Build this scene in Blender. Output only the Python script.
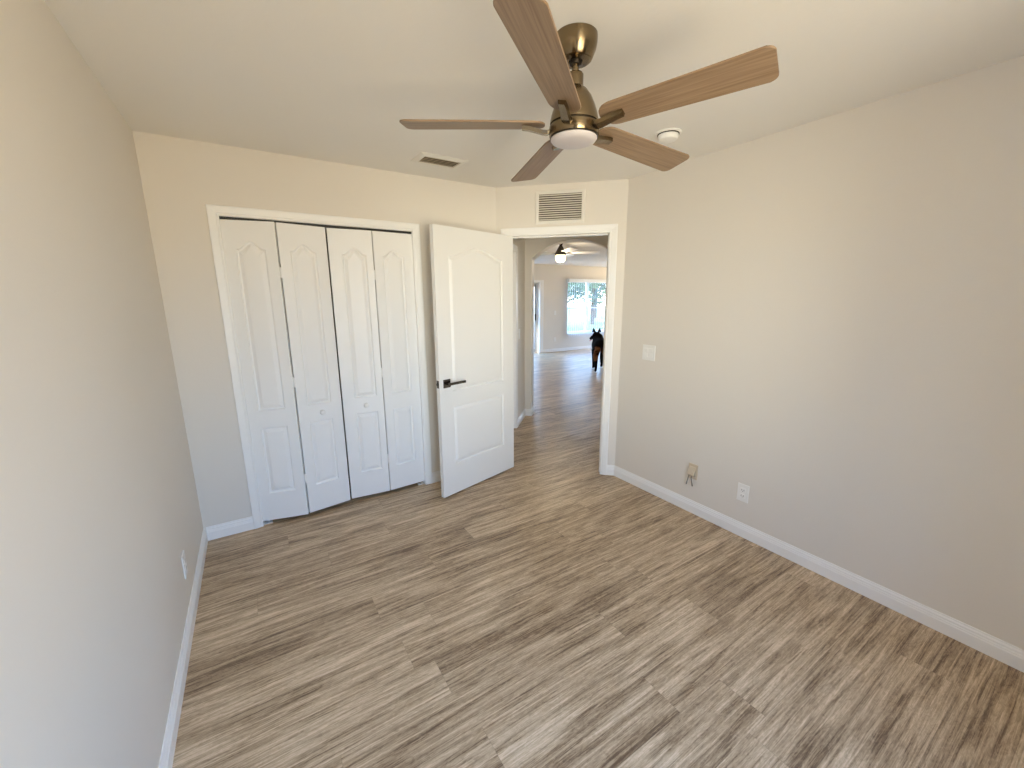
import bpy, bmesh, math, random
from mathutils import Vector, Matrix
from math import sin, cos, radians as RAD, pi
random.seed(7)
for o in list(bpy.data.objects): bpy.data.objects.remove(o)
S = bpy.context.scene
COL = S.collection

# ------------------------------------------------------------------ camera
cam = bpy.data.cameras.new('camera'); camo = bpy.data.objects.new('camera', cam); COL.objects.link(camo)
PITCH, YAW, ROLL, CAMZ = RAD(11.947), RAD(32.406), RAD(-0.3386), 1.5548
fw = Vector((sin(YAW)*cos(PITCH), cos(YAW)*cos(PITCH), -sin(PITCH)))
rt = Vector((cos(YAW), -sin(YAW), 0)); up = rt.cross(fw)
r2 = rt*cos(ROLL)+up*sin(ROLL); u2 = -rt*sin(ROLL)+up*cos(ROLL)
m = Matrix((r2, u2, -fw)).transposed().to_4x4(); m.translation = (0, 0, CAMZ)
camo.matrix_world = m
cam.sensor_width = 36; cam.lens = 408.53/1024*36; cam.clip_start = 0.02; cam.clip_end = 400
S.camera = camo
# ------------------------------------------------------------------ world
W = bpy.data.worlds.new('daylight'); S.world = W; W.use_nodes = True
nt = W.node_tree; nt.nodes.clear()
def N(t, tree=None, **k):
    n = (tree or nt).nodes.new(t)
    for a, b in k.items(): setattr(n, a, b)
    return n
L = nt.links.new
tc = N('ShaderNodeTexCoord'); sx = N('ShaderNodeSeparateXYZ'); L(tc.outputs['Generated'], sx.inputs[0])
mr = N('ShaderNodeMapRange'); mr.inputs[1].default_value = -0.6; mr.inputs[2].default_value = 0.6
L(sx.outputs['Z'], mr.inputs[0])
cr = N('ShaderNodeValToRGB'); L(mr.outputs[0], cr.inputs[0])
SKY = [(0.0, (1.00, 0.80, 0.54)), (0.42, (1.0, 0.83, 0.61)), (0.50, (0.95, 0.94, 0.90)), (0.58, (0.59, 0.86, 1.25)), (1.0, (0.36, 0.72, 1.50))]
els = cr.color_ramp.elements
while len(els) < len(SKY): els.new(0.5)
for e, (p, c) in zip(els, SKY): e.position = p; e.color = (*c, 1)
# brighter horizon strip, added to light the right wall through the bedroom window
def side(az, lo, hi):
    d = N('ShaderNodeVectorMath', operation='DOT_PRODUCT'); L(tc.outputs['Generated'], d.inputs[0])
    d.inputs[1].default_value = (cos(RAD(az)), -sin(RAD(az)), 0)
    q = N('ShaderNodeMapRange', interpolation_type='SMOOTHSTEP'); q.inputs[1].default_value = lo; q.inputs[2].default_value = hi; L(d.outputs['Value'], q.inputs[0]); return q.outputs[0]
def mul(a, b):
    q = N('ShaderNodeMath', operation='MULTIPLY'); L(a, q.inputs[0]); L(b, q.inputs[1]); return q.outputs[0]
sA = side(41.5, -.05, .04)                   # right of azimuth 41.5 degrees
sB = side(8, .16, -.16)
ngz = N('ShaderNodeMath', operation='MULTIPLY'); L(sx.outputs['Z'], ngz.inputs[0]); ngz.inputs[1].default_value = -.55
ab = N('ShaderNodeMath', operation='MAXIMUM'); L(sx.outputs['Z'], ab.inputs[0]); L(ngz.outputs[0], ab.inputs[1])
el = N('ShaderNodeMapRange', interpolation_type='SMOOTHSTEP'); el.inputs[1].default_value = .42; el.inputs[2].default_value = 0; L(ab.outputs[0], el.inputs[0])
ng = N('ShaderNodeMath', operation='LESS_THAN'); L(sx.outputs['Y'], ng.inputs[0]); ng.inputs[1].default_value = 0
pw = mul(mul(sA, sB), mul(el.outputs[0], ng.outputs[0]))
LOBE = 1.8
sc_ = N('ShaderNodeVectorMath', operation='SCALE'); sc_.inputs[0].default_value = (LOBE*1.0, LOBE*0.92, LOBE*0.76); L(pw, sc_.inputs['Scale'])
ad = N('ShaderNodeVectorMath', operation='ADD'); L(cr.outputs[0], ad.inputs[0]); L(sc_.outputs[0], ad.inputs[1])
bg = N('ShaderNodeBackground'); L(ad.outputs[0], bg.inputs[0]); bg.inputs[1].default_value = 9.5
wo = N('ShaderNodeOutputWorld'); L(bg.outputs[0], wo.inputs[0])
# the sun over the garden
sun = bpy.data.lights.new('sun', 'SUN'); sun.energy = 9; sun.angle = RAD(0.6); sun.color = (1, .95, .86)
suno = bpy.data.objects.new('sun', sun); COL.objects.link(suno)
suno.rotation_euler = Vector((-1, 0.15, 1.3)).to_track_quat('Z', 'Y').to_euler(); suno.location = (12, 12, 12)
# ------------------------------------------------------------------ view
S.view_settings.view_transform = 'Standard'; S.view_settings.look = 'None'
S.view_settings.gamma = 1; S.view_settings.use_curve_mapping = False
S.view_settings.exposure = 0.32
S.cycles.use_denoising = True
S.cycles.max_bounces = 14; S.cycles.diffuse_bounces = 10; S.cycles.glossy_bounces = 6
S.cycles.sample_clamp_indirect = 8.0
S.cycles.caustics_reflective = False

# ------------------------------------------------------------------ room dimensions
XL, YC, XR, HC = -0.411, 3.1305, 2.588, 2.441
KX, KY = 1.840, 3.1305
SL = (XR-KX)*math.sqrt(2); YR = KY-(XR-KX)
YB = -0.63; YF = 9.35
Q = math.sqrt(.5)
def dg(s, n, z=0): return Vector((KX+(s+n)*Q, KY+(-s+n)*Q, z))      # diagonal wall frame -> world

def portal(name, loc, rot, w, h):
    l = bpy.data.lights.new(name, 'AREA'); l.shape = 'RECTANGLE'; l.size = w; l.size_y = h; l.cycles.is_portal = True
    o = bpy.data.objects.new(name, l); COL.objects.link(o); o.location = loc; o.rotation_euler = rot
WX0, WX1, WZ0, WZ1 = -0.05, 1.35, 0.55, 2.08     # bedroom window (world x, z)
portal('window_daylight', ((WX0+WX1)/2, YB-.13, (WZ0+WZ1)/2), (pi/2, 0, 0) if False else (-pi/2, 0, pi), WX1-WX0, WZ1-WZ0)
VX0, VX1, VZ0, VZ1 = 7.87, 9.60, 0.50, 2.02     # living room window
portal('living_window_daylight', ((VX0+VX1)/2, YF+.18, (VZ0+VZ1)/2), (-pi/2, 0, 0), VX1-VX0, VZ1-VZ0)
DX0, DX1, DZ1 = 4.95, 6.86, 1.96                # sliding door
portal('added_window_daylight', (11.66, YF-2.0, 1.2), (0, -pi/2, 0), 1.9, 2.6)
portal('patio_door_daylight', ((DX0+DX1)/2, YF+.18, DZ1/2), (-pi/2, 0, 0), DX1-DX0, DZ1)

# ------------------------------------------------------------------ materials
def mat(name, col, rough=.5, metal=0, bump=None, spec=None, emit=None):
    m = bpy.data.materials.new(name); m.use_nodes = True
    t = m.node_tree; b = t.nodes['Principled BSDF']
    b.inputs['Base Color'].default_value = (*col, 1); b.inputs['Roughness'].default_value = rough
    b.inputs['Metallic'].default_value = metal
    if spec is not None: b.inputs['Specular IOR Level'].default_value = spec
    if emit: b.inputs['Emission Color'].default_value = (*emit[0], 1); b.inputs['Emission Strength'].default_value = emit[1]
    # a slight procedural mottling on every surface
    c = t.nodes.new('ShaderNodeTexCoord'); n = t.nodes.new('ShaderNodeTexNoise'); n.inputs['Scale'].default_value = 3; n.inputs['Detail'].default_value = 3
    t.links.new(c.outputs['Object'], n.inputs['Vector'])
    r = t.nodes.new('ShaderNodeMapRange'); r.inputs[3].default_value = max(0, rough-.03); r.inputs[4].default_value = min(1, rough+.03)
    t.links.new(n.outputs['Fac'], r.inputs[0]); t.links.new(r.outputs[0], b.inputs['Roughness'])
    if bump:
        s, d, st = bump
        n2 = t.nodes.new('ShaderNodeTexNoise'); n2.inputs['Scale'].default_value = 1; n2.inputs['Detail'].default_value = 3
        mp = t.nodes.new('ShaderNodeMapping'); mp.inputs['Scale'].default_value = s if isinstance(s, tuple) else (s, s, s)
        t.links.new(c.outputs['Object'], mp.inputs[0]); t.links.new(mp.outputs[0], n2.inputs['Vector'])
        bp = t.nodes.new('ShaderNodeBump'); bp.inputs['Distance'].default_value = d; bp.inputs['Strength'].default_value = st
        t.links.new(n2.outputs['Fac'], bp.inputs['Height']); t.links.new(bp.outputs[0], b.inputs['Normal'])
    return m
M = {}
M['wall'] = mat('beige_wall_paint', (.745, .705, .64), .62, bump=(90, .0012, .35), spec=.3)
M['ceil'] = mat('ceiling_paint', (.81, .79, .745), .8, bump=(60, .0015, .4), spec=.2)
M['lceil'] = M['ceil']
M['trim'] = mat('white_gloss_trim', (.87, .867, .85), .38)
M['door'] = mat('white_door_paint', (.82, .815, .79), .42)
M['bifold'] = mat('white_grained_door_skin', (.87, .867, .85), .42, bump=((160, 160, 9), .0012, .35))
M['black'] = mat('dark_track', (.015, .014, .013), .5)
M['dark'] = mat('shaded_closet_wall', (.40, .37, .33), .8)  # darker than the room walls: the closet's inner shade is put into the colour
M['plast'] = mat('white_plastic', (.85, .84, .81), .35)
M['beigeplast'] = mat('almond_plastic', (.62, .52, .38), .4)
M['grey'] = mat('grey_cable', (.16, .15, .14), .5)
M['brass'] = mat('brushed_antique_brass', (.25, .19, .115), .22, 1)
for _m in (M['brass'],):
    _t = _m.node_tree; _b = _t.nodes['Principled BSDF']; _b.inputs['Anisotropic'].default_value = .9; _b.inputs['Anisotropic Rotation'].default_value = .25
    _g = _t.nodes.new('ShaderNodeTangent'); _g.direction_type = 'RADIAL'; _g.axis = 'Z'; _t.links.new(_g.outputs[0], _b.inputs['Tangent'])
M['darkmetal'] = mat('dark_bronze', (.05, .04, .03), .4, .8)
M['nickel'] = mat('aged_nickel', (.12, .105, .09), .25, 1)
M['steel'] = mat('steel', (.5, .5, .5), .35, 1)
M['diff'] = mat('frosted_diffuser', (.60, .555, .55), .45)
M['wmetal'] = mat('white_grille_enamel', (.77, .745, .69), .4)
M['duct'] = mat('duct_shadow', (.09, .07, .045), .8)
M['alu'] = mat('white_aluminium_frame', (.78, .79, .80), .4)
M['globe'] = mat('lit_lamp_glass', (.9, .8, .6), .4, emit=((1, .80, .45), 2.6))
M['blind'] = mat('white_vinyl_blind', (.84, .86, .87), .5)
M['grass'] = mat('lawn_grass', (.14, .13, .035), .9, bump=(40, .03, .8))
M['conc'] = mat('patio_concrete', (.16, .16, .165), .8)
M['leaf'] = mat('leaves', (.075, .10, .03), .6)
M['bark'] = mat('bark', (.13, .09, .06), .9, bump=(20, .02, .6))
M['tongue'] = mat('tongue', (.65, .25, .22), .4)

def glass_mat():
    m = bpy.data.materials.new('clear_window_glass'); m.use_nodes = True
    t = m.node_tree; t.nodes.clear()
    o = t.nodes.new('ShaderNodeOutputMaterial'); tr = t.nodes.new('ShaderNodeBsdfTransparent'); tr.inputs[0].default_value = (.95, .97, .97, 1)
    g = t.nodes.new('ShaderNodeBsdfGlossy'); g.inputs['Roughness'].default_value = .02
    x = t.nodes.new('ShaderNodeMixShader'); x.inputs[0].default_value = .06; t.links.new(tr.outputs[0], x.inputs[1]); t.links.new(g.outputs[0], x.inputs[2])
    t.links.new(x.outputs[0], o.inputs[0]); return m
M['glass'] = glass_mat()

def wood(name, c_dark, c_mid, c_light, rough=.45):
    m = bpy.data.materials.new(name); m.use_nodes = True
    t = m.node_tree; b = t.nodes['Principled BSDF']; b.inputs['Roughness'].default_value = rough
    c = t.nodes.new('ShaderNodeTexCoord'); mp = t.nodes.new('ShaderNodeMapping'); mp.inputs['Scale'].default_value = (4, 110, 4)
    t.links.new(c.outputs['Object'], mp.inputs[0])
    n = t.nodes.new('ShaderNodeTexNoise'); n.inputs['Scale'].default_value = 1; n.inputs['Detail'].default_value = 5; n.inputs['Distortion'].default_value = .6
    t.links.new(mp.outputs[0], n.inputs['Vector'])
    r = t.nodes.new('ShaderNodeValToRGB'); e = r.color_ramp.elements; e[0].position = .3; e[0].color = (*c_dark, 1); e[1].position = .7; e[1].color = (*c_light, 1)
    k = e.new(.5); k.color = (*c_mid, 1)
    t.links.new(n.outputs['Fac'], r.inputs[0]); t.links.new(r.outputs[0], b.inputs['Base Color'])
    return m
M['blade'] = wood('light_walnut_blade', (.195, .122, .066), (.255, .168, .098), (.305, .208, .126))

def floor_mat():
    m = bpy.data.materials.new('vinyl_plank_floor'); m.use_nodes = True
    t = m.node_tree; b = t.nodes['Principled BSDF']
    def n(ty, **k):
        x = t.nodes.new(ty)
        for a, v in k.items(): setattr(x, a, v)
        return x
    def math_(op, a, b_=None):
        x = n('ShaderNodeMath', operation=op)
        for i, v in enumerate((a, b_)):
            if v is None: continue
            if isinstance(v, (int, float)): x.inputs[i].default_value = v
            else: t.links.new(v, x.inputs[i])
        return x.outputs[0]
    PW, PL = .182, 1.22
    tc = n('ShaderNodeTexCoord'); sp = n('ShaderNodeSeparateXYZ'); t.links.new(tc.outputs['Object'], sp.inputs[0])
    X, Y = sp.outputs[0], sp.outputs[1]
    ry = math_('DIVIDE', Y, PW); row = math_('FLOOR', ry)
    wn = n('ShaderNodeTexWhiteNoise', noise_dimensions='1D'); t.links.new(row, wn.inputs['W'])
    cx = math_('ADD', math_('DIVIDE', X, PL), wn.outputs['Value']); colu = math_('FLOOR', cx)
    cb = n('ShaderNodeCombineXYZ'); t.links.new(row, cb.inputs[0]); t.links.new(colu, cb.inputs[1])
    pid = n('ShaderNodeTexWhiteNoise', noise_dimensions='3D'); t.links.new(cb.outputs[0], pid.inputs['Vector'])
    # per plank shift of the grain
    off = n('ShaderNodeVectorMath', operation='SCALE'); off.inputs['Scale'].default_value = 37; t.links.new(pid.outputs['Color'], off.inputs[0])
    add = n('ShaderNodeVectorMath', operation='ADD'); t.links.new(tc.outputs['Object'], add.inputs[0]); t.links.new(off.outputs[0], add.inputs[1])
    def noise(scale, detail, dist, rough=.6):
        mp = n('ShaderNodeMapping'); mp.inputs['Scale'].default_value = scale; t.links.new(add.outputs[0], mp.inputs[0])
        x = n('ShaderNodeTexNoise'); x.inputs['Scale'].default_value = 1; x.inputs['Detail'].default_value = detail; x.inputs['Distortion'].default_value = dist; x.inputs['Roughness'].default_value = rough
        t.links.new(mp.outputs[0], x.inputs['Vector']); return x.outputs['Fac']
    g1 = noise((2.2, 46, 1), 7, 1.0, .70); g2 = noise((5, 230, 1), 4, .5, .75); g3 = noise((1.4, 9, 1), 4, .9); g4 = noise((22, 70, 1), 4, 2.0)
    v = math_('ADD', math_('MULTIPLY', g1, .40), math_('MULTIPLY', g2, .24))
    v = math_('ADD', v, math_('MULTIPLY', g3, .22)); v = math_('ADD', v, math_('MULTIPLY', g4, .14))
    v = math_('ADD', v, math_('MULTIPLY', math_('SUBTRACT', pid.outputs['Value'], .5), .03))
    r = n('ShaderNodeValToRGB'); t.links.new(v, r.inputs[0]); e = r.color_ramp.elements
    stops = [(.41, (.140, .082, .042)), (.452, (.285, .192, .110)), (.494, (.440, .318, .192)), (.536, (.575, .430, .272)), (.59, (.76, .60, .41))]
    while len(e) < len(stops): e.new(.5)
    for q, (p, c) in zip(e, stops): q.position = p; q.color = (*c, 1)
    # seams
    fy = math_('FRACT', ry); fx = math_('FRACT', cx)
    ey = math_('MULTIPLY', math_('MINIMUM', fy, math_('SUBTRACT', 1, fy)), PW)
    ex = math_('MULTIPLY', math_('MINIMUM', fx, math_('SUBTRACT', 1, fx)), PL)
    ed = math_('MINIMUM', ex, ey)
    sm = n('ShaderNodeMapRange'); sm.inputs[1].default_value = .0004; sm.inputs[2].default_value = .0018; sm.inputs[3].default_value = .80; sm.inputs[4].default_value = 1
    t.links.new(ed, sm.inputs[0])
    mxx = n('ShaderNodeVectorMath', operation='SCALE'); t.links.new(r.outputs[0], mxx.inputs[0]); t.links.new(sm.outputs[0], mxx.inputs['Scale'])
    t.links.new(mxx.outputs[0], b.inputs['Base Color'])
    rr = n('ShaderNodeMapRange'); rr.inputs[3].default_value = .28; rr.inputs[4].default_value = .42; t.links.new(g1, rr.inputs[0]); t.links.new(rr.outputs[0], b.inputs['Roughness'])
    bp = n('ShaderNodeBump'); bp.inputs['Distance'].default_value = .001; bp.inputs['Strength'].default_value = .35
    t.links.new(g2, bp.inputs['Height']); t.links.new(bp.outputs[0], b.inputs['Normal'])
    b.inputs['Specular IOR Level'].default_value = .5
    return m
M['floor'] = floor_mat()

# ------------------------------------------------------------------ mesh helpers
class MB:
    def __init__(s): s.bm = bmesh.new()
    def box(s, x0, x1, y0, y1, z0, z1, bevel=0):
        v = [s.bm.verts.new(p) for p in ((x0,y0,z0),(x1,y0,z0),(x1,y1,z0),(x0,y1,z0),(x0,y0,z1),(x1,y0,z1),(x1,y1,z1),(x0,y1,z1))]
        fs = [s.bm.faces.new([v[i] for i in f]) for f in ((0,3,2,1),(4,5,6,7),(0,1,5,4),(1,2,6,5),(2,3,7,6),(3,0,4,7))]
        if bevel:
            es = list({e for f in fs for e in f.edges})
            bmesh.ops.bevel(s.bm, geom=es, offset=bevel, segments=2, affect='EDGES', profile=.6)
        return s
    def prism(s, pts, axis, a, b):
        """closed 2D polygon extruded from a to b along axis ('x': pts=(y,z), 'y': pts=(x,z), 'z': pts=(x,y))"""
        def P(p, t): return {'x': (t, p[0], p[1]), 'y': (p[0], t, p[1]), 'z': (p[0], p[1], t)}[axis]
        A = [s.bm.verts.new(P(p, a)) for p in pts]; B = [s.bm.verts.new(P(p, b)) for p in pts]
        n = len(pts)
        s.bm.faces.new(A); s.bm.faces.new(B[::-1])
        for i in range(n): s.bm.faces.new((A[i], B[i], B[(i+1) % n], A[(i+1) % n]))
        return s
    def loft(s, rings, closed=True, caps=True):
        R = [[s.bm.verts.new(p) for p in r] for r in rings]
        n = len(rings[0])
        for a, b in zip(R, R[1:]):
            for i in range(n if closed else n-1): s.bm.faces.new((a[i], a[(i+1) % n], b[(i+1) % n], b[i]))
        if caps and closed: s.bm.faces.new(R[0][::-1]); s.bm.faces.new(R[-1])
        return s
    def lathe(s, prof, seg=48, cx=0, cy=0):
        rings = [[(cx+r*cos(2*pi*i/seg), cy+r*sin(2*pi*i/seg), z) for i in range(seg)] for r, z in prof]
        return s.loft(rings)
    def tube(s, path, r, seg=10):
        path = [Vector(p) for p in path]; rings = []
        for i, p in enumerate(path):
            d = (path[min(i+1, len(path)-1)]-path[max(i-1, 0)]).normalized()
            u = d.cross(Vector((0, 0, 1)) if abs(d.z) < .9 else Vector((1, 0, 0))).normalized(); w = d.cross(u)
            rr = r[i] if isinstance(r, (list, tuple)) else r
            rings.append([p+u*rr*cos(2*pi*k/seg)+w*rr*sin(2*pi*k/seg) for k in range(seg)])
        return s.loft(rings)
    def build(s, name, material, parent=None, loc=(0,0,0), rot=(0,0,0), smooth=False):
        bmesh.ops.recalc_face_normals(s.bm, faces=s.bm.faces)
        me = bpy.data.meshes.new(name); s.bm.to_mesh(me); s.bm.free()
        me.materials.append(material)
        o = bpy.data.objects.new(name, me); COL.objects.link(o)
        o.location = loc; o.rotation_euler = rot
        if parent: o.parent = parent
        if smooth:
            for p in me.polygons: p.use_smooth = True
            try: me.set_sharp_from_angle(angle=RAD(38))
            except Exception: pass
        return o
def tag(o, label=None, cat=None, group=None, kind=None):
    if label: o['label'] = label
    if cat: o['category'] = cat
    if group: o['group'] = group
    if kind: o['kind'] = kind
    return o
def thing(name, label, cat, loc=(0,0,0), rotz=0, group=None, kind=None):
    o = bpy.data.objects.new(name, None); COL.objects.link(o); o.empty_display_size = .1
    o.location = loc; o.rotation_euler = (0, 0, rotz); return tag(o, label, cat, group, kind)
def struct(o, label, cat): return tag(o, label, cat, kind='structure')

def wall(name, label, loc, rotz, x0, x1, thick, z1=HC+.02, holes=(), material=None, bullnose=0):
    mb = MB(); xs = x0
    for (a, b, c, d) in sorted(holes):
        mb.box(xs, a, 0, thick, 0, z1)
        if c > 0: mb.box(a, b, 0, thick, 0, c)
        if d < z1: mb.box(a, b, 0, thick, d, z1)
        xs = b
    mb.box(xs, x1, 0, thick, 0, z1)
    o = mb.build(name, material or M['wall'], None, loc, (0, 0, rotz)); return struct(o, label, 'wall')
BB = [(0, 0), (-.014, 0), (-.014, .056), (-.0115, .060), (-.0115, .066), (-.009, .070), (-.009, .078), (-.005, .084), (-.004, .092), (0, .092)]
def baseboard(name, label, loc, rotz, a, b):
    o = MB().prism(BB, 'x', a, b).build(name, M['trim'], None, loc, (0, 0, rotz)); return struct(o, label, 'baseboard')
CP = [(0, 0), (0, .007), (.003, .010), (.010, .011), (.014, .009), (.018, .012), (.030, .014), (.044, .0165), (.054, .017), (.058, .014), (.058, 0)]
def casing_mesh(mb, x0, x1, zt, w=.058, side=-1, y0=0):
    k = w/.058
    rings = []
    for f in (lambda d: (x0-d, 0), lambda d: (x0-d, zt+d), lambda d: (x1+d, zt+d), lambda d: (x1+d, 0)):
        rings.append([(f(d*k)[0], y0+side*h, f(d*k)[1]) for d, h in CP])
    mb.loft(rings); return mb

# ------------------------------------------------------------------ room shell
# floor and ceiling slabs follow bedroom, hall and living room
o = MB().box(-.65, 11.7, -.85, 9.52, -.06, 0).build('floor', M['floor']); struct(o, 'grey-brown wood look plank floor running through all rooms', 'floor')
o = MB().box(-.65, 11.7, -.85, 9.52, HC, HC+.12).build('ceiling', M['ceil']); struct(o, 'flat beige-white painted ceiling', 'ceiling')
wall('wall_left', 'long plain beige wall on the left', (XL, YB, 0), pi/2, -.12, YC-YB+.12, .12)
CO0, CO1, COZ = -.081, 1.106, 2.043                      # closet opening
wall('wall_back', 'beige wall holding the white closet doors', (0, YC, 0), 0, XL, KX, .115, holes=[(CO0-.018, CO1+.018, 0, COZ+.018)])
EO0, EO1, EOZ = .103, .929, 2.055                        # entry opening (along the diagonal wall)
wall('wall_diagonal', 'short angled beige wall around the open doorway', (KX, KY, 0), -pi/4, -.04, SL+.10, .115, holes=[(EO0-.018, EO1+.018, 0, EOZ+.018)])
wall('wall_right', 'long beige wall on the right with outlets low down', (XR, YR, 0), -pi/2, -.02, YR-YB+.12, .12)
wall('wall_rear', 'beige wall behind the viewpoint with the bedroom window', (XR, YB, 0), pi, -.1, XR-XL+.1, .20, holes=[(XR-WX1, XR-WX0, WZ0, WZ1)])
wall('wall_light_blocker', 'unseen wall added outside the bedroom window to shade the right wall', (-.27, -1.80, 0), pi/2, 0, .95, .15, material=mat('blocker_stucco', (.30, .26, .21), .9, bump=(80, .003, .6)))  # added out of view to keep window light off the near right wall
# closet interior
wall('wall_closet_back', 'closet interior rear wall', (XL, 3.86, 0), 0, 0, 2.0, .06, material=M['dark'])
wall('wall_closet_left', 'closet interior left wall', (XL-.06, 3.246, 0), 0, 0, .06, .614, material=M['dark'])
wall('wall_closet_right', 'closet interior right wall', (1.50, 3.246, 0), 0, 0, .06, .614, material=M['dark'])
# hall
HS = -.080; HN = 1.70
hl = dg(HS, 0)
hall_holes = [(.38, 1.132, 0, 2.06)]
wall('wall_hall_left', 'narrow hall wall seen just past the open door', hl, pi/4, .10, HN+.02, .10, holes=hall_holes)
wall('wall_hall_right', 'hall wall hidden right of the doorway', dg(1.16, HN+.02), pi/4+pi, 0, HN-.08, .10)
# arch wall
ac, ah, spr, apx = .535, .529, 2.02, 2.237
rr_ = (ah*ah+(apx-spr)**2)/(2*(apx-spr)); a0 = math.asin(ah/rr_)
arc = [(ac+rr_*sin(t), apx-rr_+rr_*cos(t)) for t in [-a0+2*a0*i/32 for i in range(33)]]
poly = [(-3.3, 0), (ac-ah, 0)]+arc+[(ac+ah, 0), (4.3, 0), (4.3, HC+.02), (-3.3, HC+.02)]
o = MB().prism(poly, 'y', HN, HN+.20).build('wall_arch', M['wall'], None, (KX, KY, 0), (0, 0, -pi/4)); struct(o, 'beige hall wall pierced by the arched opening', 'wall')
# living room shell
wall('wall_living_far', 'far living room wall with window and patio door', (0, YF, 0), 0, .8, 11.6, .20, holes=[(DX0, DX1, 0, DZ1), (VX0, VX1, VZ0, VZ1)])
wall('wall_living_left', 'living room side wall out of sight', (.92, 6.5, 0), pi/2, 0, 3.0, .12)
wall('wall_living_right', 'living room right wall out of sight', (11.5, YF+.1, 0), -pi/2, 0, 8.1, .12, holes=[(.8, 3.4, .25, 2.15)])
wall('wall_living_near', 'living room near wall out of sight', (11.6, 1.40, 0), pi, 0, 5.7, .12)

# ------------------------------------------------------------------ baseboards
baseboard('baseboard_left', 'white baseboard along the left wall', (XL, YB, 0), pi/2, 0, YC-YB)
baseboard('baseboard_back', 'short white baseboard between left corner and closet', (0, YC, 0), 0, XL+.014, CO0-.058)
baseboard('baseboard_back', 'short white baseboard behind the open door', (0, YC, 0), 0, CO1+.058, KX)
baseboard('baseboard_diagonal', 'tiny white baseboard left of the door casing', (KX, KY, 0), -pi/4, 0, EO0-.063)
baseboard('baseboard_diagonal', 'tiny white baseboard right of the door casing', (KX, KY, 0), -pi/4, EO1+.063, SL)
baseboard('baseboard_right', 'white baseboard along the right wall', (XR, YR, 0), -pi/2, 0, YR-YB)
baseboard('baseboard_rear', 'white baseboard on the rear wall', (XR, YB, 0), pi, 0, XR-XL)
baseboard('baseboard_hall', 'white baseboard along the hall left wall', hl, pi/4, 1.19, HN)
baseboard('baseboard_arch', 'white baseboard stub on the wall left of the arch', dg(0, HN), -pi/4, HS, ac-ah+.014)
baseboard('baseboard_arch', 'white baseboard inside the left arch reveal', dg(ac-ah, 0), pi/4, HN-.014, HN+.2)
baseboard('baseboard_living', 'white baseboard under the living room window', (0, YF, 0), 0, DX1+.14, 11.5)

# ------------------------------------------------------------------ trims: casings and jambs
mb = MB(); casing_mesh(mb, CO0, CO1, COZ)
mb.box(CO0-.018, CO0, 0, .115, 0, COZ+.018); mb.box(CO1, CO1+.018, 0, .115, 0, COZ+.018); mb.box(CO0, CO1, 0, .115, COZ, COZ+.018)
o = mb.build('trim_1', M['trim'], None, (0, YC, 0)); struct(o, 'white casing framing the closet', 'door casing')
mb = MB(); casing_mesh(mb, EO0, EO1, EOZ, .063)
casing_mesh(mb, EO0, EO1, EOZ, .063, side=1, y0=.115)
mb.box(EO0-.018, EO0, 0, .115, 0, EOZ+.018); mb.box(EO1, EO1+.018, 0, .115, 0, EOZ+.018); mb.box(EO0, EO1, 0, .115, EOZ, EOZ+.018)
mb.box(EO0, EO0+.010, .040, .075, 0, EOZ); mb.box(EO1-.010, EO1, .040, .075, 0, EOZ); mb.box(EO0+.01, EO1-.01, .040, .075, EOZ-.010, EOZ)
o = mb.build('trim_2', M['trim'], None, (KX, KY, 0), (0, 0, -pi/4)); struct(o, 'white casing and jamb around the open bedroom doorway', 'door casing')
mb = MB(); casing_mesh(mb, .40, 1.127, 2.06)
mb.box(.38, .40, 0, .1, 0, 2.08); mb.box(1.127, 1.132, 0, .1, 0, 2.06); mb.box(.40, 1.127, 0, .1, 2.05, 2.06)
o = mb.build('trim_3', M['trim'], None, hl, (0, 0, pi/4)); struct(o, 'white casing sliver of the side door in the hall', 'door casing')
o = MB().box(.404, 1.123, .03, .065, .01, 2.045).build('door_4', M['door'], None, hl, (0, 0, pi/4)); struct(o, 'closed white side door in the hall', 'door')

# ------------------------------------------------------------------ molded door leaves
def panel_outline(x0, x1, z0, z1, rise, d, n=28):
    """rectangle with an arched top; d = inset"""
    pts = [(x0+d, z0+d), (x1-d, z0+d)]
    if rise == 0: return pts+[(x1-d, z1-d), (x0+d, z1-d)]
    for i in range(n+1):
        t = 1-2*i/n; x = (x0+x1)/2+t*((x1-x0)/2-d)
        pts.append((x, z1-d+rise*(.5+.5*cos(pi*min(1, abs(t)*1.10)))**(.72 if rise > .06 else 1)))
    return pts
PROF = [(0, 0), (.003, -.004), (.009, -.0055), (.013, -.0045), (.026, -.0008), (.030, -.0005)]
def molded_face(bm, w, z0, z1, y, sgn, panels, scale=1.0):
    hsc = 1.8*scale
    """front skin at local y, outward normal direction sgn along y"""
    loops = []
    def ring(pts, yy):
        vs = [bm.verts.new((p[0], yy, p[1])) for p in pts]; return vs
    outer = ring([(0, z0), (w, z0), (w, z1), (0, z1)], y)
    es = [bm.edges.new((outer[i], outer[(i+1) % 4])) for i in range(4)]
    for p in panels:
        prev = None
        for (d, h) in PROF:
            vs = ring(panel_outline(*p, d*scale), y+sgn*h*hsc)
            if prev is None: es += [bm.edges.new((vs[i], vs[(i+1) % len(vs)])) for i in range(len(vs))]
            else:
                for i in range(len(vs)): bm.faces.new((prev[i], prev[(i+1) % len(vs)], vs[(i+1) % len(vs)], vs[i]))
            prev = vs
        bm.faces.new(prev)
    bmesh.ops.triangle_fill(bm, use_beauty=True, use_dissolve=False, edges=es)
    return outer
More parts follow.
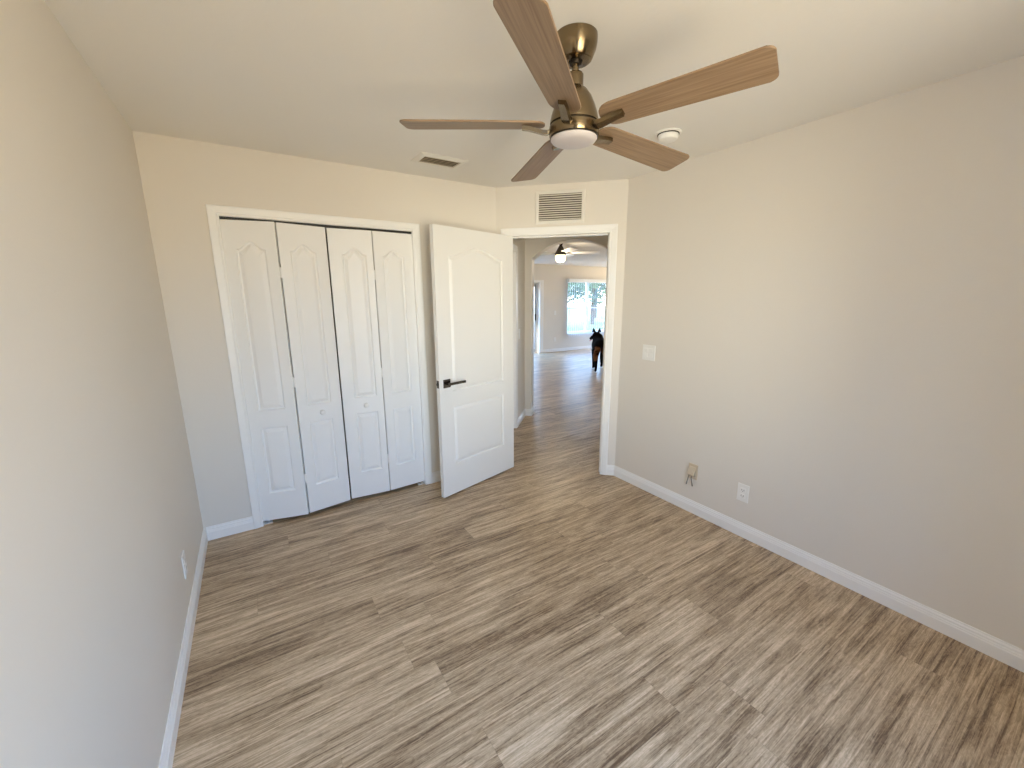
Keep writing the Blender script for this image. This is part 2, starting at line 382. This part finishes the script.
def leaf(w, z0, z1, t, panels, scale=1.0):
    """leaf from x 0..w, camera face at y=0 looking towards -y, back at y=t"""
    mb = MB(); bm = mb.bm
    a = molded_face(bm, w, z0, z1, 0, -1, panels, scale); b = molded_face(bm, w, z0, z1, t, 1, panels, scale)
    for i in range(4): bm.faces.new((a[i], a[(i+1) % 4], b[(i+1) % 4], b[i]))
    return mb

# bedroom door, swung wide into the room (local x from hinge to free edge)
DW = .816
dang = math.atan2(2.793-3.003, 1.141-1.92)
door = thing('door_1', 'white two panel bedroom door standing wide open', 'door', (1.922, 3.0035, 0), dang, kind='structure')
door_t = .035
mb = leaf(DW, .012, 2.052, door_t, [(.128, .690, .264, .732, 0), (.128, .690, .853, 1.852, .072)], 1.15)
bmesh.ops.scale(mb.bm, vec=(1, -1, 1), verts=mb.bm.verts)     # room-facing skin is +y here
slab = mb.build('door_leaf', M['door'], door)
# lever handle
h = MB().box(.717, .781, 0.0, .009, .892, .956, .002)
hs = h.build('lever_rose', M['nickel'], door)
mb = MB(); mb.tube([(.749, .008, .924), (.749, .048, .924)], .011, 16)
mb.box(.600, .764, .040, .053, .915, .934, .003)
mb.build('lever', M['nickel'], hs, smooth=False)
h = MB().box(.717, .781, -door_t-.009, -door_t, .892, .956, .002).build('lever_rose', M['nickel'], door)
mb = MB(); mb.tube([(.749, -door_t-.008, .924), (.749, -door_t-.048, .924)], .011, 16); mb.box(.600, .764, -door_t-.053, -door_t-.040, .915, .934, .003)
mb.build('lever', M['nickel'], h)
mb = MB().box(DW-.001, DW+.0015, -.029, -.006, .895, .952); mb.box(DW+.001, DW+.011, -.024, -.011, .915, .933, .002)
mb.build('latch', M['nickel'], door)
for z in (.22, 1.03, 1.83):
    mb = MB(); mb.tube([(-.004, -door_t-.004, z-.045), (-.004, -door_t-.004, z+.045)], .006, 12); mb.box(-.002, 0.0, -door_t, -.006, z-.044, z+.044)
    mb.build('hinge', M['steel'], door)

# bifold closet doors
def bifold(name, label, A, B, C, D, knob_on, shifts, pivot_leaf):
    root = thing(name, label, 'closet door', (A[0], A[1], 0), 0, kind='structure')
    leaves = []
    for k, (P, R_, sh) in enumerate(((A, B, shifts[0]), (C, D, shifts[1]))):
        v = Vector((R_[0]-P[0], R_[1]-P[1])); w = v.length; ang = math.atan2(v.y, v.x)
        mbx = leaf(w, .027, 2.026, .032, [(.062+sh, .224+sh, .228, .704, 0), (.062+sh, .224+sh, .824, 1.856, .048)], 1.25)
        o = mbx.build('door_panel', M['bifold'], root, (P[0]-A[0], P[1]-A[1], 0), (0, 0, ang)); leaves.append((o, w))
        if k == knob_on:
            kx = .151 if k == 1 else .160
            kb = MB(); prof = [(.007, 0), (.007, .013), (.015, .018), (.019, .025), (.0175, .032), (.011, .0365), (.001, .037)]
            kb.loft([[(kx+r*cos(2*pi*i/24), -y, .764+r*sin(2*pi*i/24)) for i in range(24)] for r, y in prof])
            kb.build('knob', M['plast'], o, smooth=True)
    # hinges in the gap between the two leaves
    mxp = ((B[0]+C[0])/2-A[0], (B[1]+C[1])/2-A[1])
    for z in (.30, 1.00, 1.72):
        MB().box(mxp[0]-.010, mxp[0]+.010, mxp[1]+.001, mxp[1]+.005, z-.035, z+.035).tube([(mxp[0], mxp[1]+.002, z-.035), (mxp[0], mxp[1]+.002, z+.035)], .0045, 10).build('hinge', M['plast'], root)
    px = A if pivot_leaf == 0 else D
    sg = 1 if pivot_leaf == 0 else -1
    lx, ly = px[0]-A[0], px[1]-A[1]
    for z0, z1_ in ((.002, .027), (2.026, 2.041)):
        MB().box(min(lx+sg*.028, lx+sg*.036), max(lx+sg*.028, lx+sg*.036), ly+.012, ly+.020, z0, z1_).build('pivot_pin', M['steel'], root)
    if True:
        MB().box(min(lx, lx+sg*.055), max(lx, lx+sg*.055), ly-.002, ly+.030, 0, .004).box(min(lx+sg*.002, lx+sg*.006), max(lx+sg*.002, lx+sg*.006), ly-.002, ly+.030, 0, .020).build('floor_bracket', M['plast'], root)
    return root
bifold('door_2', 'left pair of white bifold closet panels folded slightly outward', (-.0805, 3.144), (.199, 3.078), (.212, 3.090), (.502, 3.137), 1, (0, 0), 0)
bifold('door_3', 'right pair of white bifold closet panels nearly flat', (.514, 3.149), (.804, 3.124), (.812, 3.126), (1.1055, 3.145), 0, (.022, 0), 1)
o = MB().box(CO0, CO1, .012, .040, 2.030, COZ).build('trim_4', M['black'], None, (0, YC, 0)); struct(o, 'dark metal track along the closet head', 'track')

# ------------------------------------------------------------------ bedroom window (behind the viewpoint)
def window(name, label, x0, x1, z0, z1, y, rail, mull, extra=None, parentkind='structure'):
    r = thing(name, label, 'window', (x0, y, z0), 0, kind=parentkind)
    w, h_ = x1-x0, z1-z0; f = .045
    mb = MB(); mb.box(0, f, 0, .06, 0, h_); mb.box(w-f, w, 0, .06, 0, h_); mb.box(f, w-f, 0, .06, 0, f); mb.box(f, w-f, 0, .06, h_-f, h_)
    mb.build('window_frame', M['alu'], r)
    for mm in mull: MB().box(mm-x0-.045, mm-x0+.045, .005, .055, f, h_-f).build('mullion', M['alu'], r)
    for zz in rail: MB().box(f, w-f, .010, .050, zz-z0-.016, zz-z0+.016).build('sash_rail', M['alu'], r)
    MB().box(f, w-f, .028, .032, f, h_-f).build('window_pane', M['glass'], r)
    return r
window('window_1', 'bedroom window behind the viewpoint', WX0, WX1, WZ0, WZ1, YB-.16, [(WZ0+WZ1)/2], [])
window('window_2', 'bright living room window seen through the arch', VX0, VX1, VZ0, VZ1, YF+.10, [1.235], [8.72])

for i, (ya, yb) in enumerate(((YF-3.3, YF-.7),)):  # extra window, added out of sight to let more daylight into the living room
    r = thing('window_%d' % (3+i), 'unseen side window added to brighten the living room', 'window', (11.56, ya, .25), pi/2, kind='structure')
    w, h_ = yb-ya, 1.9; mb = MB(); mb.box(0, .05, 0, .05, 0, h_).box(w-.05, w, 0, .05, 0, h_).box(.05, w-.05, 0, .05, 0, .05).box(.05, w-.05, 0, .05, h_-.05, h_).box(w/2-.03, w/2+.03, 0, .05, .05, h_-.05)
    mb.build('window_frame', M['alu'], r)
# ------------------------------------------------------------------ sliding patio door
pd = thing('door_5', 'glass patio door at the left of the far wall', 'door', (DX0, YF+.08, 0), 0, kind='structure')
w = DX1-DX0
mb = MB(); mb.box(0, .05, 0, .1, 0, DZ1); mb.box(w-.05, w, 0, .1, 0, DZ1); mb.box(.05, w-.05, 0, .1, DZ1-.05, DZ1); mb.box(.05, w-.05, 0, .1, 0, .03); mb.box(w/2-.04, w/2+.04, .02, .08, .03, DZ1-.05)
mb.build('door_frame', M['alu'], pd)
MB().box(w-.105, w-.05, .02, .055, .03, DZ1-.05).box(w/2+.04, w-.105, .02, .055, .03, .12).box(w/2+.04, w-.105, .02, .055, DZ1-.12, DZ1-.05).build('sliding_sash', M['steel'], pd)
MB().box(.05, w-.05, .036, .040, .03, DZ1-.05).build('door_pane', M['glass'], pd)
MB().box(w-.088, w-.066, -.010, .020, .92, 1.10, .003).build('pull_handle', M['darkmetal'], pd)
o = MB().box(DX1, DX1+.125, -.018, 0, 0, DZ1+.06).box(DX0-.09, DX1, -.018, 0, DZ1, DZ1+.06).box(DX0-.09, DX0, -.018, 0, 0, DZ1).build('trim_5', M['trim'], None, (0, YF, 0)); struct(o, 'white casing around the patio door', 'door casing')

# vertical blinds
vb = thing('vertical_blinds', 'open white vertical blinds hanging in the far window', 'blinds', (VX0-.03, YF-.075, 0))
MB().box(-.03, VX1-VX0+.09, -.045, .06, VZ1-.045, VZ1+.05, .003).build('valance', M['blind'], vb)
sl = MB(); nS = 21; dvx = Vector((.70, .714)).normalized()
for i in range(nS):
    cx = .05+i*(VX1-VX0)/nS; hw = .042
    a = Vector((cx, 0))-dvx*hw; b = Vector((cx, 0))+dvx*hw; nn = Vector((-dvx.y, dvx.x))*.0009
    z0, z1 = .415, VZ1-.05
    pts = [a-nn, b-nn, b+nn, a+nn]
    sl.prism([tuple(p) for p in pts], 'z', z0, z1)
sl.build('slats', M['blind'], vb)
MB().tube([(.02, -.02, VZ1-.05), (.02, -.02, 1.0)], .004).build('wand', M['blind'], vb)

# ------------------------------------------------------------------ ceiling fan
FX, FY = 1.072, 1.260
fan = thing('ceiling_fan', 'five blade brass ceiling fan with light brown wooden blades', 'ceiling fan', (FX, FY, HC))
def lz(prof): return [(r, z-HC) for r, z in prof]
MB().lathe(lz([(.001, HC), (.074, HC), (.0745, 2.430), (.0735, 2.415), (.070, 2.398), (.062, 2.379), (.0565, 2.368), (.053, 2.3655), (.046, 2.364), (.024, 2.364), (.022, 2.372), (.001, 2.372)]), 64).build('canopy', M['brass'], fan, smooth=True)
MB().lathe(lz([(.001, 2.372), (.019, 2.370), (.021, 2.362), (.019, 2.355), (.001, 2.353)]), 32).build('hanger_ball', M['darkmetal'], fan, smooth=True)
MB().lathe(lz([(.0125, 2.36), (.0125, 2.30)]), 32).build('downrod', M['brass'], fan, smooth=True)
MB().lathe(lz([(.001, 2.327), (.026, 2.327), (.029, 2.322), (.029, 2.282), (.001, 2.282)]), 40).build('coupling', M['brass'], fan, smooth=True)
MB().lathe(lz([(.001, 2.284), (.030, 2.284), (.044, 2.272), (.060, 2.250), (.073, 2.222), (.082, 2.195), (.087, 2.172), (.087, 2.166), (.001, 2.166)]), 64).build('motor_housing', M['brass'], fan, smooth=True)
MB().lathe(lz([(.001, 2.168), (.082, 2.168), (.082, 2.158), (.001, 2.158)]), 48).build('motor_gap', M['darkmetal'], fan, smooth=True)
band = MB().lathe(lz([(.001, 2.159), (.088, 2.159), (.0895, 2.155), (.0895, 2.130), (.087, 2.124), (.001, 2.124)]), 64).build('blade_hub', M['brass'], fan, smooth=True)
MB().lathe(lz([(.001, 2.126), (.086, 2.126), (.086, 2.119), (.001, 2.119)]), 64).build('light_gasket', M['darkmetal'], fan, smooth=True)
MB().lathe(lz([(.001, 2.121), (.0825, 2.121), (.0835, 2.115), (.078, 2.108), (.060, 2.103), (.030, 2.1005), (.001, 2.100)]), 64).build('light_diffuser', M['diff'], fan, smooth=True)
def blade_pts(rt=.6235, rr=.105, w0=.110, w1=.132):
    pts = []
    def arcp(cx, cy, r, a, b, n=6): return [(cx+r*cos(RAD(a+(b-a)*i/n)), cy+r*sin(RAD(a+(b-a)*i/n))) for i in range(n+1)]
    rc, rk = .022, .048
    pts += arcp(rt-rc, w1/2-rc, rc, 90, 0)[::-1][::-1]
    pts += arcp(rt-rc, -w1/2+rc, rc, 0, -90)
    pts += arcp(rr+rk, -w0/2+rk, rk, -90, -180)
    pts += arcp(rr+rk, w0/2-rk, rk, 180, 90)
    return pts
PITCHB = -12; BO, BZ, BTX, BTY = -70.5, 2.163, -.0494, -.0314
blade_me = None
def add_blade(k):
    global blade0
    ang = RAD(BO+72*k)
    z = BZ-HC
    n_ = Vector((-BTX, -BTY, 1)).normalized()
    Rm = Vector((0, 0, 1)).rotation_difference(n_).to_matrix() @ Matrix.Rotation(ang, 3, 'Z') @ Matrix.Rotation(RAD(PITCHB), 3, 'X')
    ang3 = Rm.to_euler()
    if k == 0:
        mb = MB().prism(blade_pts(), 'z', -.003, .003)
        es = [e for e in mb.bm.edges if abs(e.verts[0].co.z-e.verts[1].co.z) < 1e-6]
        bmesh.ops.bevel(mb.bm, geom=es, offset=.0015, segments=1, affect='EDGES')
        b = mb.build('blade', M['blade'], fan, (0, 0, z), ang3)
        # curved bracket under the blade
        mid = [(.082, -.020), (.096, -.025), (.112, -.024), (.130, -.020), (.150, -.0150), (.170, -.0115), (.188, -.0100)]
        br = MB(); rings = []
        for i, (x, zz) in enumerate(mid):
            hw = .020-.0011*i
            rings.append([(x, -hw*.8, zz-.0065), (x, hw*.8, zz-.0065), (x, hw, zz+.0065), (x, -hw, zz+.0065)])
        br.loft(rings); bk = br.build('blade_bracket', M['brass'], b)
        # screws in the bracket end
        blade0 = (b, bk)
    else:
        b = blade0[0].copy(); COL.objects.link(b); b.parent = fan; b.rotation_euler = ang3
        c = blade0[1].copy(); COL.objects.link(c); c.parent = b
for k in range(5): add_blade(k)

# ------------------------------------------------------------------ ceiling vent, return grille, smoke detector
cv = thing('ceiling_vent', 'small white ceiling air vent above the closet with dark slots', 'air vent', (1.180, 2.735, HC))
w, h_, iw, ih = .325, .205, .250, .132
mb = MB()
def frame_ring(x, y, z): return [(-x, -y, z), (x, -y, z), (x, y, z), (-x, y, z)]
mb.loft([frame_ring(w/2, h_/2, -.0005), frame_ring(w/2, h_/2, -.004), frame_ring(iw/2+.012, ih/2+.012, -.012), frame_ring(iw/2, ih/2, -.012), frame_ring(iw/2, ih/2, -.001)], caps=False)
mb.build('vent_frame', M['wmetal'], cv)
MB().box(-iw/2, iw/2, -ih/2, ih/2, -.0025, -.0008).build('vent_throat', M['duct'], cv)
mb = MB()
for i in range(5):
    y = -ih/2+.008+ih*(i+.5)/5
    mb.prism([(y-.011, -.0095), (y-.010, -.0105), (y+.0105, -.0060), (y+.0095, -.0050)], 'x', -iw/2, iw/2)
mb.build('vent_louvres', mat('brown_tinted_enamel', (.50, .40, .27), .5), cv)
rg = thing('return_grille', 'white slatted return air grille above the doorway', 'air vent', dg(.532, 0, 2.266), -pi/4)
w, h_ = .400, .252; iw, ih = .344, .200
mb = MB()
def fr(x, z, y): return [(-x, y, -z), (x, y, -z), (x, y, z), (-x, y, z)]
mb.loft([fr(w/2, h_/2, -.0005), fr(w/2, h_/2, -.004), fr(w/2-.006, h_/2-.006, -.009), fr(iw/2+.003, ih/2+.003, -.009), fr(iw/2, ih/2, -.006), fr(iw/2, ih/2, -.001)], caps=False)
mb.build('grille_frame', M['wmetal'], rg)
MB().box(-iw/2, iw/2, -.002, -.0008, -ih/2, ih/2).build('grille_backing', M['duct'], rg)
mb = MB()
for i in range(12):
    z = -ih/2+ih*(i+.5)/12
    mb.prism([(-.0035, z+.002), (-.0025, z+.004), (-.0085, z-.0045), (-.0095, z-.006)], 'x', -iw/2, iw/2)
mb.build('grille_louvres', M['wmetal'], rg)
for sxx in (-1, 1):
    MB().tube([(sxx*(w/2-.014), -.0085, 0), (sxx*(w/2-.014), -.0105, 0)], .004).build('screw', M['wmetal'], rg)
sd = thing('smoke_detector', 'round white smoke detector on the ceiling by the fan', 'smoke detector', (2.075, 1.640, HC))
MB().lathe([(.001, 0), (.070, 0), (.070, -.005), (.066, -.008), (.001, -.008)], 40).build('detector_base', M['plast'], sd, smooth=True)
MB().lathe([(.001, -.008), (.0585, -.008), (.0585, -.012), (.001, -.012)], 40).build('sensor_gap', M['darkmetal'], sd, smooth=True)
MB().lathe([(.001, -.0118), (.054, -.0118), (.0555, -.016), (.054, -.026), (.049, -.036), (.036, -.042), (.001, -.043)], 40).build('detector_cover', M['plast'], sd, smooth=True)

# ------------------------------------------------------------------ switches and outlets
def plate_mesh(w, h, t=.006):
    mb = MB(); return mb.box(-w/2, w/2, -t, 0, -h/2, h/2, .0022)
sw = thing('light_switch', 'white double rocker light switch on the right wall beside the door', 'light switch', (XR, 2.090, 1.130), -pi/2)
plate_mesh(.117, .117).build('wall_plate', M['plast'], sw)
for x in (-.023, .023):
    mb = MB().prism([(-.0055, -.034), (-.0085, -.033), (-.0065, 0), (-.0100, .033), (-.0055, .034)], 'x', x-.0165, x+.0165); mb.build('rocker', M['plast'], sw)
def outlet(name, label, loc, rot, group=None):
    r = thing(name, label, 'electrical outlet', loc, rot, group)
    plate_mesh(.072, .118).build('wall_plate', M['plast'], r)
    for z in (-.0195, .0195):
        q = MB().box(-.0165, .0165, -.0082, -.0055, z-.014, z+.014, .002).build('socket', M['plast'], r)
        MB().box(-.0085, -.0060, -.0086, -.0080, z-.003, z+.006).box(.0055, .0080, -.0086, -.0080, z-.004, z+.006).tube([(0, -.0086, z-.008), (0, -.0080, z-.008)], .0022, 8).build('slots', M['darkmetal'], q)
    return r
outlet('electrical_outlet', 'white outlet low on the right wall below the bright patch', (XR, 1.270, .300), -pi/2)
outlet('electrical_outlet', 'white outlet low on the left wall seen nearly edge on', (XL, 2.372, .280), pi/2)
cp = thing('cable_wall_plate', 'almond wall plate with two short cable ends low on right wall', 'cable plate', (XR, 1.632, .315), -pi/2)
plate_mesh(.072, .112).build('wall_plate', M['beigeplast'], cp)
mb = MB().prism([(-.006, .036), (-.012, .036), (-.030, -.020), (-.022, -.030), (-.006, -.030)], 'x', -.026, .020)
mb.build('jack_housing', M['beigeplast'], cp)
for dx in (-.016, .006):
    MB().tube([(dx, -.018, -.022), (dx-.004, -.024, -.045), (dx-.012 if dx < 0 else dx+.001, -.020, -.075), (dx-.022 if dx < 0 else dx+.004, -.012, -.108)], [.0028, .0028, .0028, .0045], 8).build('cable', M['grey'], cp, smooth=True)
hs_ = thing('light_switch', 'small beige light switch on the hall wall beyond the door', 'light switch', dg(HS, 1.330, 1.125), pi/4)
plate_mesh(.072, .118).build('wall_plate', M['plast'], hs_); MB().box(-.016, .016, -.0085, -.0055, -.033, .033, .001).build('rocker', M['plast'], hs_)
ls = thing('light_switch', 'white light switch on the far wall left of the window', 'light switch', (7.41, YF, 1.12), 0)
plate_mesh(.075, .120).build('wall_plate', M['plast'], ls); MB().box(-.016, .016, -.0085, -.0055, -.033, .033, .001).build('rocker', M['plast'], ls)
outlet('electrical_outlet', 'white outlet on the far wall below the light switch', (7.42, YF, .36), 0)

# ------------------------------------------------------------------ living room ceiling fan
lf = thing('ceiling_fan', 'white ceiling fan with glowing lamp seen through the arch', 'ceiling fan', (4.48, 5.53, HC))
def l2(p): return [(r, z) for r, z in p]
MB().lathe([(.001, 0), (.045, 0), (.035, -.03), (.020, -.045), (.001, -.045)], 32).build('canopy', M['nickel'], lf, smooth=True)
MB().lathe([(.012, -.05), (.012, -.12)], 16).build('downrod', M['nickel'], lf, smooth=True)
MB().lathe([(.001, -.045), (.022, -.045), (.060, -.115), (.082, -.155), (.095, -.175), (.090, -.20), (.001, -.205)], 40).build('motor_housing', M['nickel'], lf, smooth=True)
MB().lathe([(.001, -.20), (.075, -.20), (.085, -.235), (.085, -.27), (.07, -.30), (.04, -.315), (.001, -.32)], 40).build('lamp_bowl', M['globe'], lf, smooth=True)
b0 = None
for k in range(5):
    a = RAD(-38+72*k)
    if b0 is None:
        b0 = MB().prism(blade_pts(.64, .13, .105, .13), 'z', -.003, .003).build('blade', M['plast'], lf, (0, 0, -.165), (RAD(-12), 0, a))
        bb = MB().box(.085, .18, -.018, .018, -.008, -.003).build('blade_bracket', M['nickel'], b0)
    else:
        b = b0.copy(); COL.objects.link(b); b.parent = lf; b.rotation_euler = (RAD(-12), 0, a)
        c = bb.copy(); COL.objects.link(c); c.parent = b
pl = bpy.data.lights.new('lamp_glow', 'POINT'); pl.energy = 14; pl.color = (1, .82, .58); pl.shadow_soft_size = .06
plo = bpy.data.objects.new('lamp_glow', pl); COL.objects.link(plo); plo.parent = lf; plo.location = (0, 0, -.40)

# ------------------------------------------------------------------ dog
def dog_mat():
    m = bpy.data.materials.new('black_and_tan_fur'); m.use_nodes = True
    t = m.node_tree; b = t.nodes['Principled BSDF']; b.inputs['Roughness'].default_value = .95; b.inputs['Specular IOR Level'].default_value = .05
    tc = t.nodes.new('ShaderNodeTexCoord'); nz = t.nodes.new('ShaderNodeTexNoise'); nz.inputs['Scale'].default_value = 16; t.links.new(tc.outputs['Object'], nz.inputs['Vector'])
    last = None
    for c, r in (((-.16, .13, .45), .13), ((-.16, -.13, .45), .13), ((-.04, .13, .31), .10), ((-.04, -.13, .31), .10), ((.50, 0, .42), .10)):
        d = t.nodes.new('ShaderNodeVectorMath'); d.operation = 'DISTANCE'; t.links.new(tc.outputs['Object'], d.inputs[0]); d.inputs[1].default_value = c
        mrr = t.nodes.new('ShaderNodeMapRange'); mrr.inputs[1].default_value = r*.7; mrr.inputs[2].default_value = r*1.15; mrr.inputs[3].default_value = 1; mrr.inputs[4].default_value = 0
        t.links.new(d.outputs['Value'], mrr.inputs[0])
        if last is None: last = mrr.outputs[0]
        else:
            q = t.nodes.new('ShaderNodeMath'); q.operation = 'MAXIMUM'; t.links.new(last, q.inputs[0]); t.links.new(mrr.outputs[0], q.inputs[1]); last = q.outputs[0]
    q = t.nodes.new('ShaderNodeMath'); q.operation = 'MULTIPLY'; t.links.new(last, q.inputs[0]); t.links.new(nz.outputs['Fac'], q.inputs[1])
    q2 = t.nodes.new('ShaderNodeMapRange'); q2.inputs[1].default_value = .12; q2.inputs[2].default_value = .5; t.links.new(q.outputs[0], q2.inputs[0])
    mx = t.nodes.new('ShaderNodeMix'); mx.data_type = 'RGBA'; mx.inputs['A'].default_value = (.006, .005, .005, 1); mx.inputs['B'].default_value = (.19, .085, .04, 1)
    t.links.new(q2.outputs[0], mx.inputs['Factor']); t.links.new(mx.outputs['Result'], b.inputs['Base Color'])
    return m
V = [(-.02, 0, .555), (.10, 0, .565), (.24, 0, .555), (.38, 0, .535), (.49, 0, .575), (.57, 0, .655), (.60, .015, .715),   # 0-6 spine to neck
     (.605, .030, .750), (.625, .100, .690), (.635, .150, .645), (.638, .172, .625),                                     # 7 skull 8-10 muzzle
     (.595, -.010, .785), (.590, -.018, .800), (.600, .070, .785), (.598, .075, .800),                                     # 11-14 ear roots
     (-.05, .075, .48), (.035, .095, .345), (-.10, .095, .185), (-.085, .095, .045), (-.035, .095, .022),                  # 15-19 left hind
     (-.06, -.075, .48), (-.03, -.095, .335), (-.19, -.095, .195), (-.235, -.095, .06), (-.205, -.095, .024),              # 20-24 right hind
     (.43, .085, .44), (.39, .095, .32), (.42, .095, .16), (.40, .095, .04), (.44, .095, .022),                            # 25-29 left fore
     (.43, -.085, .44), (.42, -.095, .32), (.52, -.095, .18), (.53, -.095, .05), (.57, -.095, .024),                       # 30-34 right fore
     (-.10, 0, .565), (-.17, 0, .47), (-.19, 0, .34), (-.17, .01, .22)]                                                    # 35-38 tail
RV = [.150, .140, .145, .165, .155, .132, .112, .094, .056, .036, .028, .032, .026, .032, .026,
      .098, .064, .034, .027, .032, .098, .064, .034, .027, .032, .075, .050, .033, .027, .032, .075, .050, .033, .027, .032,
      .045, .034, .034, .015]
ED = [(0,1),(1,2),(2,3),(3,4),(4,5),(5,6),(6,7),(7,8),(8,9),(9,10),(7,11),(11,12),(7,13),(13,14),
      (0,15),(15,16),(16,17),(17,18),(18,19),(0,20),(20,21),(21,22),(22,23),(23,24),(3,25),(25,26),(26,27),(27,28),(28,29),
      (3,30),(30,31),(31,32),(32,33),(33,34),(0,35),(35,36),(36,37),(37,38)]
dme = bpy.data.meshes.new('dog'); dme.from_pydata([Vector(v) for v in V], ED, [])
dme.materials.append(dog_mat())
dogo = bpy.data.objects.new('dog', dme); COL.objects.link(dogo)
skm = dogo.modifiers.new('skin', 'SKIN')
for i, sv in enumerate(dme.skin_vertices[0].data): sv.radius = (RV[i], RV[i]*(1.0)); sv.use_root = (i == 0)
skm.use_smooth_shade = True; skm.branch_smoothing = .3
sb = dogo.modifiers.new('subdiv', 'SUBSURF'); sb.levels = 2; sb.render_levels = 2
DOGA = RAD(52)
dogo.location = (6.155, 6.215, 0); dogo.rotation_euler = (0, 0, DOGA)
tag(dogo, 'black and tan prick-eared dog walking away across the living room', 'dog')
for ey in (-.030, .092):
    MB().loft([[(.590+.010*cos(t), ey+.042*sin(t), .790) for t in [2*pi*i/12 for i in range(12)]],
               [(.590+.010*cos(t), ey*1.04+.030*sin(t), .835) for t in [2*pi*i/12 for i in range(12)]],
               [(.588+.004*cos(t), ey*1.10+.005*sin(t), .885) for t in [2*pi*i/12 for i in range(12)]]]).build('ear', dme.materials[0], dogo, smooth=True)
tg = MB().tube([(.632, .150, .615), (.632, .168, .600), (.632, .172, .585)], [.012, .013, .008], 8).build('tongue', M['tongue'], dogo, smooth=True)

# ------------------------------------------------------------------ outdoors beyond the living room
o = MB().box(2.0, 26, YF+.2, YF+3.2, -.16, -.04).build('patio', M['conc']); struct(o, 'pale concrete patio outside the far window', 'patio')
o = MB().box(-6, 60, YF+3.2, 60, -.22, -.10).build('lawn', M['grass']); struct(o, 'sunlit yellow-green lawn beyond the patio', 'lawn')
def tree(x, y, h, cr_, label, n=2600):
    r = thing('tree', label, 'tree', (x, y, -.1), 0, 'trees beyond the lawn')
    MB().tube([(0, 0, 0), (.05, .02, h*.3), (0, 0, h*.62)], [.14, .11, .06]).build('trunk', M['bark'], r, smooth=True)
    mb = MB(); rnd = random.Random(int(x*10))
    for i in range(n):
        d = Vector((rnd.gauss(0, 1), rnd.gauss(0, 1), rnd.gauss(0, 1))).normalized()*cr_*rnd.random()**.4
        c = Vector((d.x, d.y, d.z*.8+h*.62)); s_ = .10+.10*rnd.random()
        u = Vector((rnd.gauss(0,1), rnd.gauss(0,1), rnd.gauss(0,1))).normalized(); v = u.orthogonal().normalized()
        vs = [mb.bm.verts.new(c+u*s_), mb.bm.verts.new(c+v*s_*.45), mb.bm.verts.new(c-u*s_), mb.bm.verts.new(c-v*s_*.45)]; mb.bm.faces.new(vs)
    mb.build('foliage', M['leaf'], r)
for tx, ty, th, tcr, tl in ((13.0, 16.6, 4.2, 1.9, 'loose green tree behind the left window pane'), (18.0, 19.0, 4.8, 2.4, 'loose green tree behind the right window pane'),
                           (8.8, 20.0, 4.6, 2.0, 'loose green tree behind the patio door'), (14.0, 24.5, 5.6, 2.6, 'farther green tree between the two window trees'),
                           (23.5, 24.5, 5.4, 2.4, 'loose green tree at the far right of the garden')):
    tree(tx, ty, th, tcr, tl)
